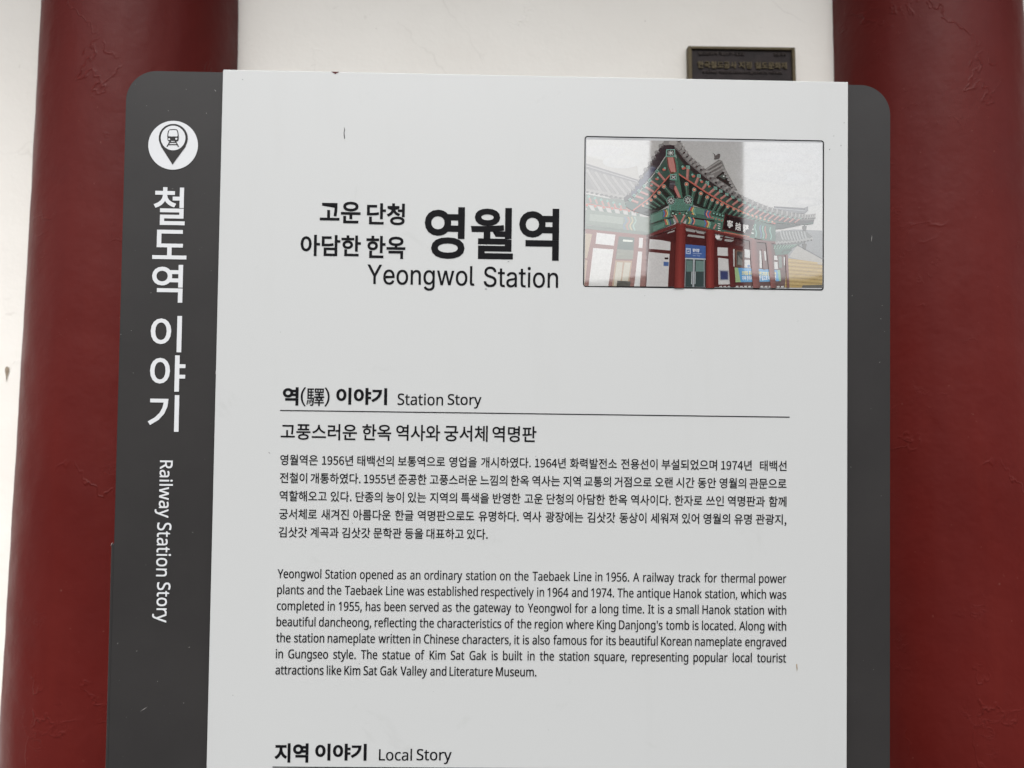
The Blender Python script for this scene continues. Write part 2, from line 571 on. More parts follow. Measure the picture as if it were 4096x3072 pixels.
lettering('title', lambda k: k.fit('영월역', F_KO, (194.4, 322.44, -177.9, -128.1), 0.024))
def _sub(k):
    k.fit('고운', F_KO, (94.86, 133.4, -145.4, -124.7), 0.022); k.fit('단청', F_KO, (139.4, 175.37, -146.4, -125.6), 0.022)
    k.fit('아담한', F_KO, (77.17, 134.2, -177.2, -156.9), 0.022); k.fit('한옥', F_KO, (139.4, 176.47, -178.6, -156.9), 0.022)
lettering('subtitle', _sub)
def _eng(k):
    k.fit('Yeongwol', F_GR, (141.05, 242.2, -208.3, -184.5), 0.009); k.fit('Station', F_GR, (251.5, 321.96, -204.0, -184.3), 0.009)
lettering('english_title', _eng)
def _h1(k):
    k.fit('역', F_KO, (63.37, 78.2, -319.1, -301.8), 0.034)
    k.fit('(', F_KO, (80.2, 85.2, -319.8, -301.6)); k.fit('驛', F_KO, (85.7, 102.4, -319.3, -302.7), 0.006); k.fit(')', F_KO, (102.6, 107.55, -319.8, -301.6))
    k.fit('이야기', F_KO, (113.63, 161.65, -317.6, -301.6), 0.036)
    k.fit('Station', F_EN, (171.7, 214.4, -317.2, -306.2), 0.012); k.fit('Story', F_EN, (219.0, 250.65, -319.6, -306.3), 0.012)
lettering('station_heading', _h1)
def _h2(k):
    for w, b in (('고풍스러운', (62.33, 133.81, -351.32, -336.0)), ('한옥', (138.84, 166.12, -351.2, -335.8)), ('역사와', (170.69, 212.32, -350.95, -335.8)),
                 ('궁서체', (216.09, 257.21, -350.95, -335.8)), ('역명판', (261.5, 303.3, -350.95, -335.8))):
        k.fit(w, F_KO, b, 0.014)
lettering('station_subheading', _h2)
KO = ('영월역은 1956년 태백선의 보통역으로 영업을 개시하였다. 1964년 화력발전소 전용선이 부설되었으며 1974년  태백선',
      '전철이 개통하였다. 1955년 준공한 고풍스러운 느낌의 한옥 역사는 지역 교통의 거점으로 오랜 시간 동안 영월의 관문으로',
      '역할해오고 있다. 단종의 능이 있는 지역의 특색을 반영한 고운 단청의 아담한 한옥 역사이다. 한자로 쓰인 역명판과 함께',
      '궁서체로 새겨진 아름다운 한글 역명판으로도 유명하다. 역사 광장에는 김삿갓 동상이 세워져 있어 영월의 유명 관광지,',
      '김삿갓 계곡과 김삿갓 문학관 등을 대표하고 있다.')
def _ko(k):
    a, b, c, d = glyphs('영월역은', F_KO, 0.013)[2]
    sy = 10.0 / (d - c)
    sx = width_scale(KO[4], F_KO, 0.013, 196.3, 3.0)
    for i, t in enumerate(KO):
        y = -375.30 - 16.93 * i - c * sy
        k.line(t, F_KO, 62.3, 541.7 if i < 4 else 258.6, y, sx, sy, 0.013)
lettering('korean_paragraph', _ko)
EN = ('Yeongwol Station opened as an ordinary station on the Taebaek Line in 1956. A railway track for thermal power',
      'plants and the Taebaek Line was established respectively in 1964 and 1974. The antique Hanok station, which was',
      'completed in 1955, has been served as the gateway to Yeongwol for a long time. It is a small Hanok station with',
      "beautiful dancheong, reflecting the characteristics of the region where King Danjong's tomb is located. Along with",
      'the station nameplate written in Chinese characters, it is also famous for its beautiful Korean nameplate engraved',
      'in Gungseo style. The statue of Kim Sat Gak is built in the station square, representing popular local tourist',
      'attractions like Kim Sat Gak Valley and Literature Museum.')
def _en(k):
    sx = width_scale(EN[6], F_EN, 0.008, 243.8, 3.15)
    h = glyphs('l', F_EN, 0.008)[2]; sy = 8.75 / (h[3] - h[2])
    for i, t in enumerate(EN):
        k.line(t, F_EN, 62.2, 541.8 if i < 6 else 306.0, -480.95 - 14.89 * i, sx, sy, 0.008)
lettering('english_paragraph', _en)
def _h3(k):
    k.fit('지역', F_KO, (62.78, 94.3, -651.75, -633.9), 0.034); k.fit('이야기', F_KO, (100.52, 148.41, -649.63, -634.0), 0.036)
    k.fit('Local', F_EN, (160.06, 190.6, -649.3, -638.3), 0.012); k.fit('Story', F_EN, (195.2, 227.57, -652.19, -638.5), 0.012)
lettering('local_heading', _h3)
for y in (-0.32390, -0.65600):
    bm = bmesh.new(); box(bm, 0.0612, 0.5444, y - 0.00045, y + 0.00045, 0.00005, ZT)
    part('rule_line', bm, M_INK)

# ---- the strip on the charcoal board
def _strip(k):
    for w, b in (('철', (-64.98, -35.14, -148.55, -112.23)), ('도', (-65.04, -32.64, -181.33, -153.2)), ('역', (-64.68, -35.53, -222.75, -186.62)),
                 ('이', (-64.65, -35.35, -270.05, -235.46)), ('야', (-64.29, -31.04, -307.55, -273.04)), ('기', (-65.31, -36.08, -345.62, -310.81))):
        k.fit(w, F_KO, b, 0.014)
lettering('strip_title', _strip, M_WHITE, ZD + 0.0004)
def _rail(k):
    k.fit_down('Railway', F_EN, (-56.42, -40.23, -426.81, -372.94), 0.012)
    k.fit_down('Station', F_EN, (-53.75, -40.34, -481.87, -431.54), 0.012)
    k.fit_down('Story', F_EN, (-56.3, -40.12, -525.08, -487.62), 0.012)
lettering('strip_english', _rail, M_WHITE, ZD + 0.0004)

# ---- round train badge
HI = ((0.034452107564953934, 0.0008085908381014776, -75.58735898773534), (0.0006988686227604046, -0.03502926735004335, -42.85758210484124),
      (-7.455203462004425e-07, 1.2244691652294353e-06, 1.0))
HP = ((0.11837402773808395, 0.002788500926690082, 331.73907603609473), (0.0024084968034307395, -0.12037506344677741, -47.0704586844077),
      (-2.58449336692997e-06, 4.244863965868572e-06, 1.0))
def hmap(H, x, y):
    w = H[2][0] * x + H[2][1] * y + 1
    return ((H[0][0] * x + H[0][1] * y + H[0][2]) / w / 1000, (H[1][0] * x + H[1][1] * y + H[1][2]) / w / 1000)
def flat(bm, pts, z, H=None):
    p2 = [hmap(H, *p) for p in pts] if H else pts
    vs = [bm.verts.new((x, y, z)) for x, y in p2]
    fs = []
    for t in tessellate_polygon([[Vector((x, y, 0)) for x, y in p2]]):
        f = bm.faces.new([vs[i] for i in t])
        f.normal_update()
        if f.normal.z < 0:
            f.normal_flip()
        fs.append(f)
    return fs
def ring_pts(cx, cy, r, n=48):
    return [(cx + r * math.cos(2 * math.pi * i / n), cy + r * math.sin(2 * math.pi * i / n)) for i in range(n)]
bm = bmesh.new()
extrude_outline(bm, arc(-0.04793, -0.07168, 0.02358, 0, 354, 59), ZD + 0.0001, ZD + 0.0004)
badge = part('train_badge', bm, M_WHITE)
bm = bmesh.new()
z0 = ZD + 0.0007
hd = [(790 + 400 * math.cos(R(a)), 645 + 392 * math.sin(R(a))) for a in range(-208, 29, 4)]
flat(bm, hd + [(1130, 880), (768, 1375), (455, 880)], z0, HI)
part('map_pin', bm, M_ICON, badge)
bm = bmesh.new(); flat(bm, ring_pts(789, 645, 340), z0 + 0.0002, HI); part('pin_disc', bm, M_WHITE, badge)
def rr(x0, x1, y0, y1, r):
    return rounded_rect(x0, x1, y0, y1, r, 6)
bm = bmesh.new()
zi = z0 + 0.0004
flat(bm, [(680, 420), (700, 408), (790, 400), (880, 406), (905, 418), (925, 450), (940, 520), (948, 600), (945, 690), (935, 722), (905, 738), (680, 738), (650, 722),
          (637, 690), (630, 600), (637, 520), (655, 450)], zi, HI)
flat(bm, [(690, 738), (730, 738), (640, 884), (606, 884)], zi, HI); flat(bm, [(838, 738), (878, 738), (958, 888), (922, 888)], zi, HI)
flat(bm, [(716, 755), (850, 755), (858, 778), (704, 778)], zi, HI); flat(bm, [(682, 815), (892, 815), (905, 842), (668, 842)], zi, HI)
part('train_symbol', bm, M_ICON, badge)
bm = bmesh.new()
flat(bm, [(690, 445), (710, 434), (790, 428), (870, 433), (895, 445), (912, 500), (920, 560), (920, 590), (905, 606), (680, 606), (664, 590), (664, 560), (670, 500)], zi + 0.0002, HI)
flat(bm, ring_pts(686, 682, 27, 20), zi + 0.0002, HI); flat(bm, ring_pts(882, 672, 27, 20), zi + 0.0002, HI)
flat(bm, [(738, 733), (834, 733), (838, 750), (734, 750)], zi + 0.0002, HI)
part('train_window', bm, M_WHITE, badge)

# ---- marks of wear on the panel
def stroke_pts(pts, w):
    l, r = [], []
    for i, (x, y) in enumerate(pts):
        a = pts[max(0, i - 1)]; b = pts[min(len(pts) - 1, i + 1)]
        dx, dy = b[0] - a[0], b[1] - a[1]; d = math.hypot(dx, dy) or 1
        ww = w if isinstance(w, (int, float)) else w[i]
        l.append((x - dy / d * ww / 2, y + dx / d * ww / 2)); r.append((x + dy / d * ww / 2, y - dx / d * ww / 2))
    return l + r[::-1]
def mm(pts):
    return [(x / 1000, y / 1000) for x, y in pts]
bm = bmesh.new()
flat(bm, mm(stroke_pts([(116.31, -53.6), (116.75, -56.1), (116.2, -58.3), (116.38, -61.2), (116.94, -64.4)], [0.3, 0.75, 0.6, 0.9, 0.8])), ZT)
part('scratch', bm, M_SCR)
bm = bmesh.new()
flat(bm, mm([(102.4, -0.1), (104.0, -0.5), (104.9, -1.5), (105.8, -1.3), (106.3, -2.3), (107.4, -2.2), (107.9, -1.4), (109.2, -1.0), (110.3, -0.1)]), ZT)
part('paint_chip', bm, M_RUST)
bm = bmesh.new()
flat(bm, mm([(551.6, -556.6), (552.6, -557.2), (552.9, -561.5), (552.3, -564.0), (551.9, -561.0), (551.4, -558.2)]), ZT)
part('dried_spot', bm, M_BROWN)
for x, y, l, a in [(0.6, -0.5, 1.6, 80), (19, -9.5, 1.6, -20), (430, -30, 1.0, 40), (582, -66, 2.2, 50), (586, -53, 1.3, 10), (52, -364, 2.4, -25), (265, -373, 0.9, 0), (303, -364, 1.0, 30),
                   (131, -429, 0.8, 0), (23, -590, 1.0, 0), (593, -62, 2.0, 90), (596, -40, 1.4, 70), (405, -210, 0.8, 20), (552, -232, 0.7, 60), (140, -560, 0.7, 20), (318, -620, 0.6, 0),
                   (95, -165.3, 2.3, -35), (274.5, -179.5, 2.2, 15), (253.5, -206.0, 3.0, 5), (105.6, -643.5, 2.4, 70), (60, -250, 0.6, 20), (450, -262, 0.7, 30), (210, -585, 0.5, 10)]:
    c, s = math.cos(R(a)), math.sin(R(a)); w = 0.28
    bm = bmesh.new()
    flat(bm, mm([(x - c * l / 2 - s * w * .3, y - s * l / 2 + c * w * .3), (x + s * w, y - c * w), (x + c * l / 2, y + s * l / 2), (x - s * w, y + c * w)]), ZT + 0.00006)
    part('nick', bm, M_SCR)
M_NICK = plain('bare metal nick', (0.30, 0.29, 0.28, 1), 0.5)
for x, y, l, a in [(-9, -18, 3.0, -50), (-17, -40, 1.6, -70), (-21, -548, 1.6, 10), (-62, -606, 9, 35), (-70, -552, 1.6, 40), (-88, -545, 2.0, 60), (626, -150, 7, 85), (634, -270, 1.5, 30),
                   (607, -206, 1.2, 90), (635, -228, 1.0, 0), (-96.2, -452, 4, 60), (-2.2, -288.8, 5, 88), (-83, -250, 0.9, 0), (-25, -600, 1.3, 20), (-50, -580, 1.0, 40)]:
    c, s = math.cos(R(a)), math.sin(R(a)); w = 0.22
    bm = bmesh.new()
    flat(bm, mm([(x - c * l / 2, y - s * l / 2), (x + s * w, y - c * w), (x + c * l / 2, y + s * l / 2), (x - s * w, y + c * w)]), ZD + 0.0003)
    part('pale_nick', bm, M_NICK)

# ---- the station picture: a flat print behind clear acrylic, set in the panel
x0, x1, y0, y1 = 0.3459, 0.5767, -0.2024, -0.0574
bm = bmesh.new()
extrude_outline(bm, rounded_rect(x0, x1, y0, y1, 0.0028), 0.00002, 0.00020)
pic = part('station_picture', bm, M_GASKET)
bm = bmesh.new()
extrude_outline(bm, rounded_rect(x0 + 0.0010, x1 - 0.0012, y0 + 0.0012, y1 - 0.0012, 0.0020), 0.00021, 0.00032)
part('acrylic_edge', bm, M_CLEAR, pic)

CLIP = [((134, 119), (2027, 147)), ((2027, 147), (2029, 1311)), ((2029, 1311), (115, 1295)), ((115, 1295), (134, 119))]
class Print:
    def __init__(self):
        self.bm = bmesh.new(); self.z = 0.00040; self.cols = []
        self.lay = self.bm.loops.layers.float_color.new('ink')
    def _col(self, fs, c):
        c = srgb(*c)
        for f in fs:
            for l in f.loops:
                l[self.lay] = c
    def poly(self, pts, c):
        for (ax, ay), (bx, by) in CLIP:              # keep the ink inside the print
            o = []
            for i in range(len(pts)):
                p, q = pts[i - 1], pts[i]
                dp = (bx - ax) * (p[1] - ay) - (by - ay) * (p[0] - ax); dq = (bx - ax) * (q[1] - ay) - (by - ay) * (q[0] - ax)
                if (dp >= 0) != (dq >= 0):
                    t = dp / (dp - dq); o.append((p[0] + t * (q[0] - p[0]), p[1] + t * (q[1] - p[1])))
                if dq >= 0:
                    o.append(q)
            pts = o
            if len(pts) < 3:
                return
        self.z += 0.0000009
        self._col(flat(self.bm, pts, self.z, HP), c)
    def grad(self, quad, cols):
        self.z += 0.0000009
        vs = [self.bm.verts.new((*hmap(HP, *p), self.z)) for p in quad]
        f = self.bm.faces.new(vs); f.normal_update()
        if f.normal.z < 0: f.normal_flip()
        cm = {v: srgb(*c) for v, c in zip(vs, cols)}
        for l in f.loops: l[self.lay] = cm[l.vert]
    def line(self, pts, w, c):
        self.poly(stroke_pts(pts, w), c)
    def dot(self, x, y, r, c, n=14, ry=None):
        self.poly([(x + r * math.cos(2 * math.pi * i / n), y + (ry or r) * math.sin(2 * math.pi * i / n)) for i in range(n)], c)
    def text(self, txt, x0, x1, y0, y1, c, off=0.01, slope=0.0, font=None):
        self.z += 0.0000009
        vs, fs, (a, b, cc, d) = glyphs(txt, font or F_KO, off)
        nv = []
        for x, y in vs:
            px = x0 + (x - a) / (b - a) * (x1 - x0); py = y1 - (y - cc) / (d - cc) * (y1 - y0) + slope * (px - x0)
            nv.append(self.bm.verts.new((*hmap(HP, px, py), self.z)))
        out = []
        for f in fs:
            try:
                q = self.bm.faces.new([nv[i] for i in f]); q.normal_update()
                if q.normal.z < 0: q.normal_flip()
                out.append(q)
            except ValueError:
                pass
        self._col(out, c)
def curve(pts, n=40):
    """Catmull-Rom points along a polyline"""
    P = [pts[0]] + list(pts) + [pts[-1]]
    o = []
    seg = len(pts) - 1
    for k in range(n + 1):
        u = k / n * seg; i = min(int(u), seg - 1); t = u - i
        a, b, c, d = P[i], P[i + 1], P[i + 2], P[i + 3]
        o.append(tuple(0.5 * (2 * b[j] + (c[j] - a[j]) * t + (2 * a[j] - 5 * b[j] + 4 * c[j] - d[j]) * t * t + (3 * b[j] - a[j] - 3 * c[j] + d[j]) * t ** 3) for j in (0, 1)))
    return o
def at(pts, t):
    u = t * (len(pts) - 1); i = min(int(u), len(pts) - 2); f = u - i
    return (pts[i][0] * (1 - f) + pts[i + 1][0] * f, pts[i][1] * (1 - f) + pts[i + 1][1] * f)

K_ = Print()
rp = random.Random(11)
GREEN, DGREEN, MINT, RED, DRED, PINK, ORANGE, WHITE = (66, 106, 94), (28, 44, 40), (116, 168, 154), (142, 52, 44), (84, 34, 34), (182, 120, 110), (184, 88, 70), (214, 214, 212)
TILE, TDARK = (148, 147, 144), (48, 46, 46)
# sky
K_.grad([(132, 118), (2028, 146), (2028, 1310), (118, 1296)], [(184, 184, 180), (186, 188, 188), (200, 199, 194), (190, 187, 180)])
K_.poly([(132, 250), (330, 300), (540, 330), (560, 440), (132, 400)], (176, 174, 168))
for cx, cy, rx, ry, c in [(1700, 260, 260, 50, (190, 192, 192)), (1790, 420, 220, 70, (193, 195, 196)), (1600, 420, 160, 40, (188, 189, 188)), (260, 210, 170, 46, (186, 186, 184)),
                          (420, 300, 150, 50, (190, 189, 184)), (1880, 620, 140, 40, (200, 200, 198)), (1500, 200, 130, 26, (176, 177, 177))]:
    for q in range(6):
        f = 1 - q / 6; m = q / 6
        K_.dot(cx + 10 * math.sin(q * 2 + cx), cy, rx * f, tuple(int((186, 187, 186)[e] * (1 - m) + v * m) for e, v in enumerate(c)), 22, ry * f)
# ground rise and yellow wall at far right
K_.poly([(1640, 860), (1800, 840), (2028, 850), (2028, 1090), (1700, 1090)], (138, 142, 144))
K_.poly([(1830, 965), (2028, 1075), (2028, 1130), (1760, 1060)], (168, 166, 160)); K_.line([(1830, 968), (2028, 1078)], 9, (80, 84, 88))
K_.poly([(1755, 1072), (1985, 1104), (1992, 1120), (2028, 1124), (2028, 1312), (1715, 1312)], (176, 146, 72))
for i in range(14):
    y = 1090 + i * 15; K_.line([(1752 - i * 2, y), (2028, y + 22)], 4, (138, 112, 58) if i % 2 else (196, 168, 98))
K_.poly([(1870, 1290), (2028, 1285), (2028, 1312), (1860, 1312)], (90, 84, 76))
# ---- left wing: roof, eaves, wall, reflected haze painted into their paler colours
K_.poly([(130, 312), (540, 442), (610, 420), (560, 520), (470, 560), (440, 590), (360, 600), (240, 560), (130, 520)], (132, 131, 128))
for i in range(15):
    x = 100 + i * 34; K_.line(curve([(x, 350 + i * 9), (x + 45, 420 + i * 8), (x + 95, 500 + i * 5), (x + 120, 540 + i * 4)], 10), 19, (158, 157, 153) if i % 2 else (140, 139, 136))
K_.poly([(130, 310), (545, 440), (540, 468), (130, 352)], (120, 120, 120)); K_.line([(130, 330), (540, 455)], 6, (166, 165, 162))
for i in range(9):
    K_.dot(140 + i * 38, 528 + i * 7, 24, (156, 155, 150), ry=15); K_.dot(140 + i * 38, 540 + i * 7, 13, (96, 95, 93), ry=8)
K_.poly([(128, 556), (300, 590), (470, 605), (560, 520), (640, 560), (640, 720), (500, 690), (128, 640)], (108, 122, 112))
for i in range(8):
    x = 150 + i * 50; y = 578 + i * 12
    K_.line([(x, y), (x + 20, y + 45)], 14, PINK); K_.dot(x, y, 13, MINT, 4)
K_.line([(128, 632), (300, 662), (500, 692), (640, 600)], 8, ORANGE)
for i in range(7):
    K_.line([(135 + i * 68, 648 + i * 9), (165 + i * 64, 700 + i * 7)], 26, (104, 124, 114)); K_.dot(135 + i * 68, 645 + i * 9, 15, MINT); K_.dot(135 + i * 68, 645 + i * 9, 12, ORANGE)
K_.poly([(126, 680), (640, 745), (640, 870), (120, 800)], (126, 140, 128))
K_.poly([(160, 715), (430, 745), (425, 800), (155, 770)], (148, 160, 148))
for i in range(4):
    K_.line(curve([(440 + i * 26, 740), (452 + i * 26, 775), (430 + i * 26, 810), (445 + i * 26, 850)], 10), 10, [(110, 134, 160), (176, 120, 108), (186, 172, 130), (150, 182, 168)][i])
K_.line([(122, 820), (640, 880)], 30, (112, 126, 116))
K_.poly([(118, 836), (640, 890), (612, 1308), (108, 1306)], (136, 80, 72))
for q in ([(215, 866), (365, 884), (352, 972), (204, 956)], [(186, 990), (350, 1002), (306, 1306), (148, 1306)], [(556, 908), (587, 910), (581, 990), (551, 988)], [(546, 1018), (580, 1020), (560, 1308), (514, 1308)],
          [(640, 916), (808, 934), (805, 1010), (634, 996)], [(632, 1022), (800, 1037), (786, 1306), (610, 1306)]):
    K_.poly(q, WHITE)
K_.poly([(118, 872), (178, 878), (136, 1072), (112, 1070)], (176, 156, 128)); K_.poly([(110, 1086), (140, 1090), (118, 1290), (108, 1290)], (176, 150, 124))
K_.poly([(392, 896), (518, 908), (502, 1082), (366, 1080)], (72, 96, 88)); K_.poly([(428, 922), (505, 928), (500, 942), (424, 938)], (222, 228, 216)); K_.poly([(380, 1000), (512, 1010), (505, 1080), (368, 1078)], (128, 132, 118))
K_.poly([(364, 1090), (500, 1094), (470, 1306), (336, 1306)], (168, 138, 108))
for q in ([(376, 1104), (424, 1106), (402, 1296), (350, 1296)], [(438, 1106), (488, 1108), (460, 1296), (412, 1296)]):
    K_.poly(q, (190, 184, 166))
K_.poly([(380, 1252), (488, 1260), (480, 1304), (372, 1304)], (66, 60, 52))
# ---- wall and porch behind the columns
K_.poly([(612, 885), (845, 850), (1480, 930), (1640, 945), (1750, 1040), (1725, 1312), (606, 1310)], (84, 34, 32))
for q in ([(640, 918), (808, 935), (805, 1010), (634, 996)], [(632, 1022), (800, 1038), (786, 1306), (612, 1306)], [(1185, 984), (1281, 990), (1281, 1056), (1185, 1050)], [(1190, 1068), (1283, 1080), (1286, 1282), (1193, 1284)]):
    K_.poly(q, (206, 206, 204))
K_.poly([(760, 1066), (790, 1066), (790, 1082), (760, 1082)], (40, 38, 38)); K_.poly([(752, 1100), (793, 1104), (791, 1136), (750, 1134)], (58, 100, 158))
K_.poly([(1199, 1166), (1274, 1170), (1275, 1250), (1201, 1250)], (160, 164, 170)); K_.poly([(1208, 1175), (1268, 1178), (1268, 1243), (1210, 1243)], (46, 66, 112))
# ceiling of the porch
K_.poly([(640, 900), (850, 832), (1470, 926), (1290, 988), (925, 965), (700, 920)], (70, 30, 30))
for q in ([(935, 836), (1010, 848), (1004, 866), (932, 854)], [(1020, 850), (1085, 860), (1076, 880), (1016, 870)], [(950, 880), (1080, 896), (1080, 914), (940, 896)], [(1165, 870), (1240, 884), (1228, 900), (1165, 890)],
          [(1250, 890), (1330, 902), (1310, 918), (1240, 904)], [(1180, 906), (1225, 912), (1215, 930), (1180, 924)], [(1245, 918), (1320, 926), (1296, 942), (1240, 934)], [(790, 862), (840, 846), (840, 858), (780, 876)]):
    K_.poly(q, (160, 160, 157))
K_.dot(1187, 900, 19, (226, 228, 226)); K_.line([(1185, 872), (1187, 890)], 5, (60, 40, 38))
# door, blue sign
K_.poly([(920, 1066), (1090, 1074), (1088, 1312), (912, 1312)], (52, 76, 76))
K_.poly([(935, 1090), (985, 1092), (985, 1180), (935, 1180)], (96, 128, 122)); K_.poly([(1010, 1092), (1076, 1094), (1076, 1180), (1010, 1180)], (104, 136, 130))
K_.line([(918, 1074), (1090, 1080)], 10, (190, 196, 200)); K_.line([(996, 1080), (990, 1312)], 14, (168, 174, 178)); K_.line([(930, 1080), (922, 1312)], 6, (150, 156, 160)); K_.line([(1078, 1080), (1078, 1312)], 6, (150, 156, 160))
K_.line([(980, 1180), (976, 1280)], 5, (210, 214, 216)); K_.line([(1006, 1180), (1004, 1280)], 5, (210, 214, 216))
K_.poly([(924, 960), (1091, 974), (1089, 1076), (918, 1066)], (44, 92, 158))
K_.poly([(932, 990), (970, 994), (968, 1040), (930, 1036)], (190, 208, 230)); K_.poly([(938, 996), (964, 999), (962, 1034), (936, 1030)], (44, 92, 158)); K_.dot(945, 1004, 4, WHITE); K_.dot(956, 1004, 4, WHITE); K_.line([(942, 1022), (958, 1016)], 6, WHITE)
K_.text('맞이방', 986, 1040, 994, 1022, (238, 242, 246), 0.03, 0.05); K_.text('Waiting Room', 986, 1058, 1028, 1040, (206, 220, 236), 0.02, 0.05, F_EN); K_.text('候车室 · 待合室', 986, 1044, 1046, 1056, (180, 200, 226), 0.0, 0.05)
# windows and banner right
K_.poly([(1330, 1006), (1396, 1012), (1392, 1148), (1332, 1140)], (112, 84, 68)); K_.poly([(1340, 1018), (1386, 1022), (1384, 1134), (1340, 1128)], (66, 70, 68)); K_.poly([(1350, 1050), (1384, 1090), (1384, 1130), (1345, 1125)], (118, 122, 116))
for q in ([(1402, 1000), (1448, 1006), (1446, 1070), (1402, 1066)], [(1402, 1084), (1446, 1088), (1450, 1150), (1402, 1148)], [(1522, 1010), (1540, 1012), (1542, 1150), (1524, 1150)], [(1556, 1014), (1572, 1016), (1576, 1090), (1558, 1090)],
          [(1640, 1050), (1664, 1054), (1668, 1088), (1640, 1086)], [(1640, 1100), (1668, 1104), (1672, 1160), (1642, 1160)], [(1310, 1000), (1322, 1000), (1322, 1140), (1314, 1140)], [(1716, 1060), (1728, 1062), (1726, 1130), (1718, 1128)]):
    K_.poly(q, (204, 206, 204))
K_.poly([(1674, 1056), (1702, 1060), (1704, 1150), (1678, 1150)], (110, 124, 118)); K_.dot(1436, 1136, 12, (90, 130, 180))
for i in range(16):
    x = 1200 + i * 33; K_.poly([(x, 1296), (x + 22, 1294), (x + 22, 1310), (x, 1310)], (198, 198, 196))
K_.poly([(1322, 1147), (1688, 1168), (1695, 1256), (1560, 1262), (1330, 1266)], (66, 152, 206)); K_.poly([(1322, 1147), (1350, 1149), (1372, 1265), (1330, 1266)], (150, 184, 130)); K_.poly([(1665, 1167), (1688, 1168), (1695, 1256), (1680, 1257)], (130, 180, 150))
K_.text('코레일 공공부문 안전 2018 정부혁신', 1380, 1655, 1174, 1208, (236, 220, 120), 0.03, 0.03); K_.text('더욱 편리하고 안전한 철도로 국민생활', 1384, 1655, 1214, 1250, (240, 244, 248), 0.03, 0.0)
# second small roof to the right
K_.poly([(1640, 955), (1662, 872), (1700, 850), (1890, 852), (1946, 898), (1936, 926), (1850, 950), (1780, 960)], (108, 112, 110))
for i in range(9):
    x = 1690 + i * 24; K_.line(curve([(x, 856), (x + 8, 890), (x + 22, 925)], 6), 11, (156, 160, 160))
for i in range(12):
    t = i / 11; K_.dot(1650 + 290 * t, 950 - 8 * t - 24 * t * t, 13, (150, 152, 150)); K_.dot(1650 + 290 * t, 958 - 8 * t - 24 * t * t, 6, (60, 62, 60))
K_.poly([(1628, 962), (1800, 966), (1870, 948), (1760, 1006), (1650, 1020)], (56, 82, 72))
for i in range(8):
    K_.line([(1650 + i * 24, 968 - i), (1640 + i * 20, 1000 - i * 2)], 7, (110, 150, 132))
K_.poly([(1640, 1000), (1760, 985), (1782, 1006), (1750, 1040), (1650, 1050)], (64, 104, 92)); K_.line([(1700, 1030), (1720, 1010), (1780, 1005)], 10, (36, 52, 46))
for y in (820, 962):
    K_.line([(1884, y - 6), (1884, y + 6)], 34, (60, 62, 60)); K_.poly([(1866, y), (1902, y), (1894, y + 36), (1874, y + 36)], (84, 84, 80)); K_.line([(1884, y - 20), (1884, y)], 8, (70, 70, 68))
# ---- gable of the main roof
K_.poly([(1078, 362), (1195, 280), (1222, 290), (1250, 360), (1345, 530), (1250, 500), (1150, 420)], (122, 121, 118))
for i in range(5):
    K_.line([(1086 + i * 5, 366 + i * 11), (1208 + i * 6, 290 + i * 14)], 6, (164, 163, 159) if i % 2 == 0 else (92, 91, 89))
K_.poly([(1170, 425), (1232, 372), (1262, 420), (1318, 520), (1240, 470)], (40, 42, 40)); K_.poly([(1195, 415), (1232, 395), (1258, 420), (1240, 440)], (84, 96, 90)); K_.dot(1234, 414, 6, (220, 220, 216))
for i in range(8):
    K_.dot(1226 + i * 13, 346 + i * 24, 15, (150, 149, 146), ry=11)
K_.poly([(1158, 280), (1160, 240), (1142, 224), (1164, 236), (1170, 248), (1188, 232), (1206, 234), (1206, 256), (1196, 272)], (96, 94, 92))
# ---- main roof: tiles, dark underside
re = curve([(840, 130), (890, 150), (965, 250), (1080, 350), (1215, 468), (1350, 552), (1500, 622), (1650, 676), (1800, 712), (1900, 722), (1975, 716)], 80)
rl = curve([(840, 190), (872, 220), (930, 292), (1000, 352), (1150, 472), (1330, 588), (1500, 678), (1650, 732), (1800, 762), (1900, 768), (1962, 762)], 80)
K_.poly(re + rl[::-1], (112, 111, 109))
K_.poly([(1640, 655), (1880, 668), (1912, 656), (1914, 690), (1884, 716), (1760, 706), (1640, 672)], (118, 120, 122)); K_.line([(1640, 660), (1890, 680)], 6, (70, 74, 78)); K_.line([(1640, 672), (1890, 692)], 5, (160, 164, 168))
off = [(x - 8, y + 34) for x, y in rl]
K_.poly(rl + off[::-1], TDARK)
le = curve([(840, 128), (760, 138), (700, 218), (655, 290), (600, 372), (540, 470), (490, 535), (432, 586)], 50)
li = curve([(840, 205), (774, 240), (706, 342), (640, 430), (565, 520), (500, 590), (440, 620)], 50)
K_.poly(le + li[::-1], (46, 45, 50))
K_.poly(curve([(660, 330), (600, 400), (540, 480), (480, 560)], 10) + curve([(500, 580), (570, 500), (640, 420), (690, 350)], 10), (58, 66, 92))
for t in range(10):
    x, y = at(le, 0.12 + t / 10 * 0.86); K_.dot(x, y, 21 - t * 0.5, (134, 133, 131), ry=16); K_.dot(x + 10, y + 9, 10, (72, 71, 71))
for t in range(34):
    f = (t / 33) ** 0.86; x, y = at(re, 0.05 + 0.93 * f); s = 27 - 15 * f
    x2, y2 = at(rl, 0.05 + 0.93 * f)
    K_.line([(x + 4, y - 4), ((x + x2) / 2 + 4, (y + y2) / 2)], s * 0.8, (158, 157, 154)); K_.dot((x + x2) / 2 + 2, (y + y2) / 2 + 4, s * 0.75, (140, 139, 136), ry=s * 0.6); K_.dot((x + x2) / 2 + s * 0.7, (y + y2) / 2 + s * 0.7, s * 0.4, (60, 59, 58))
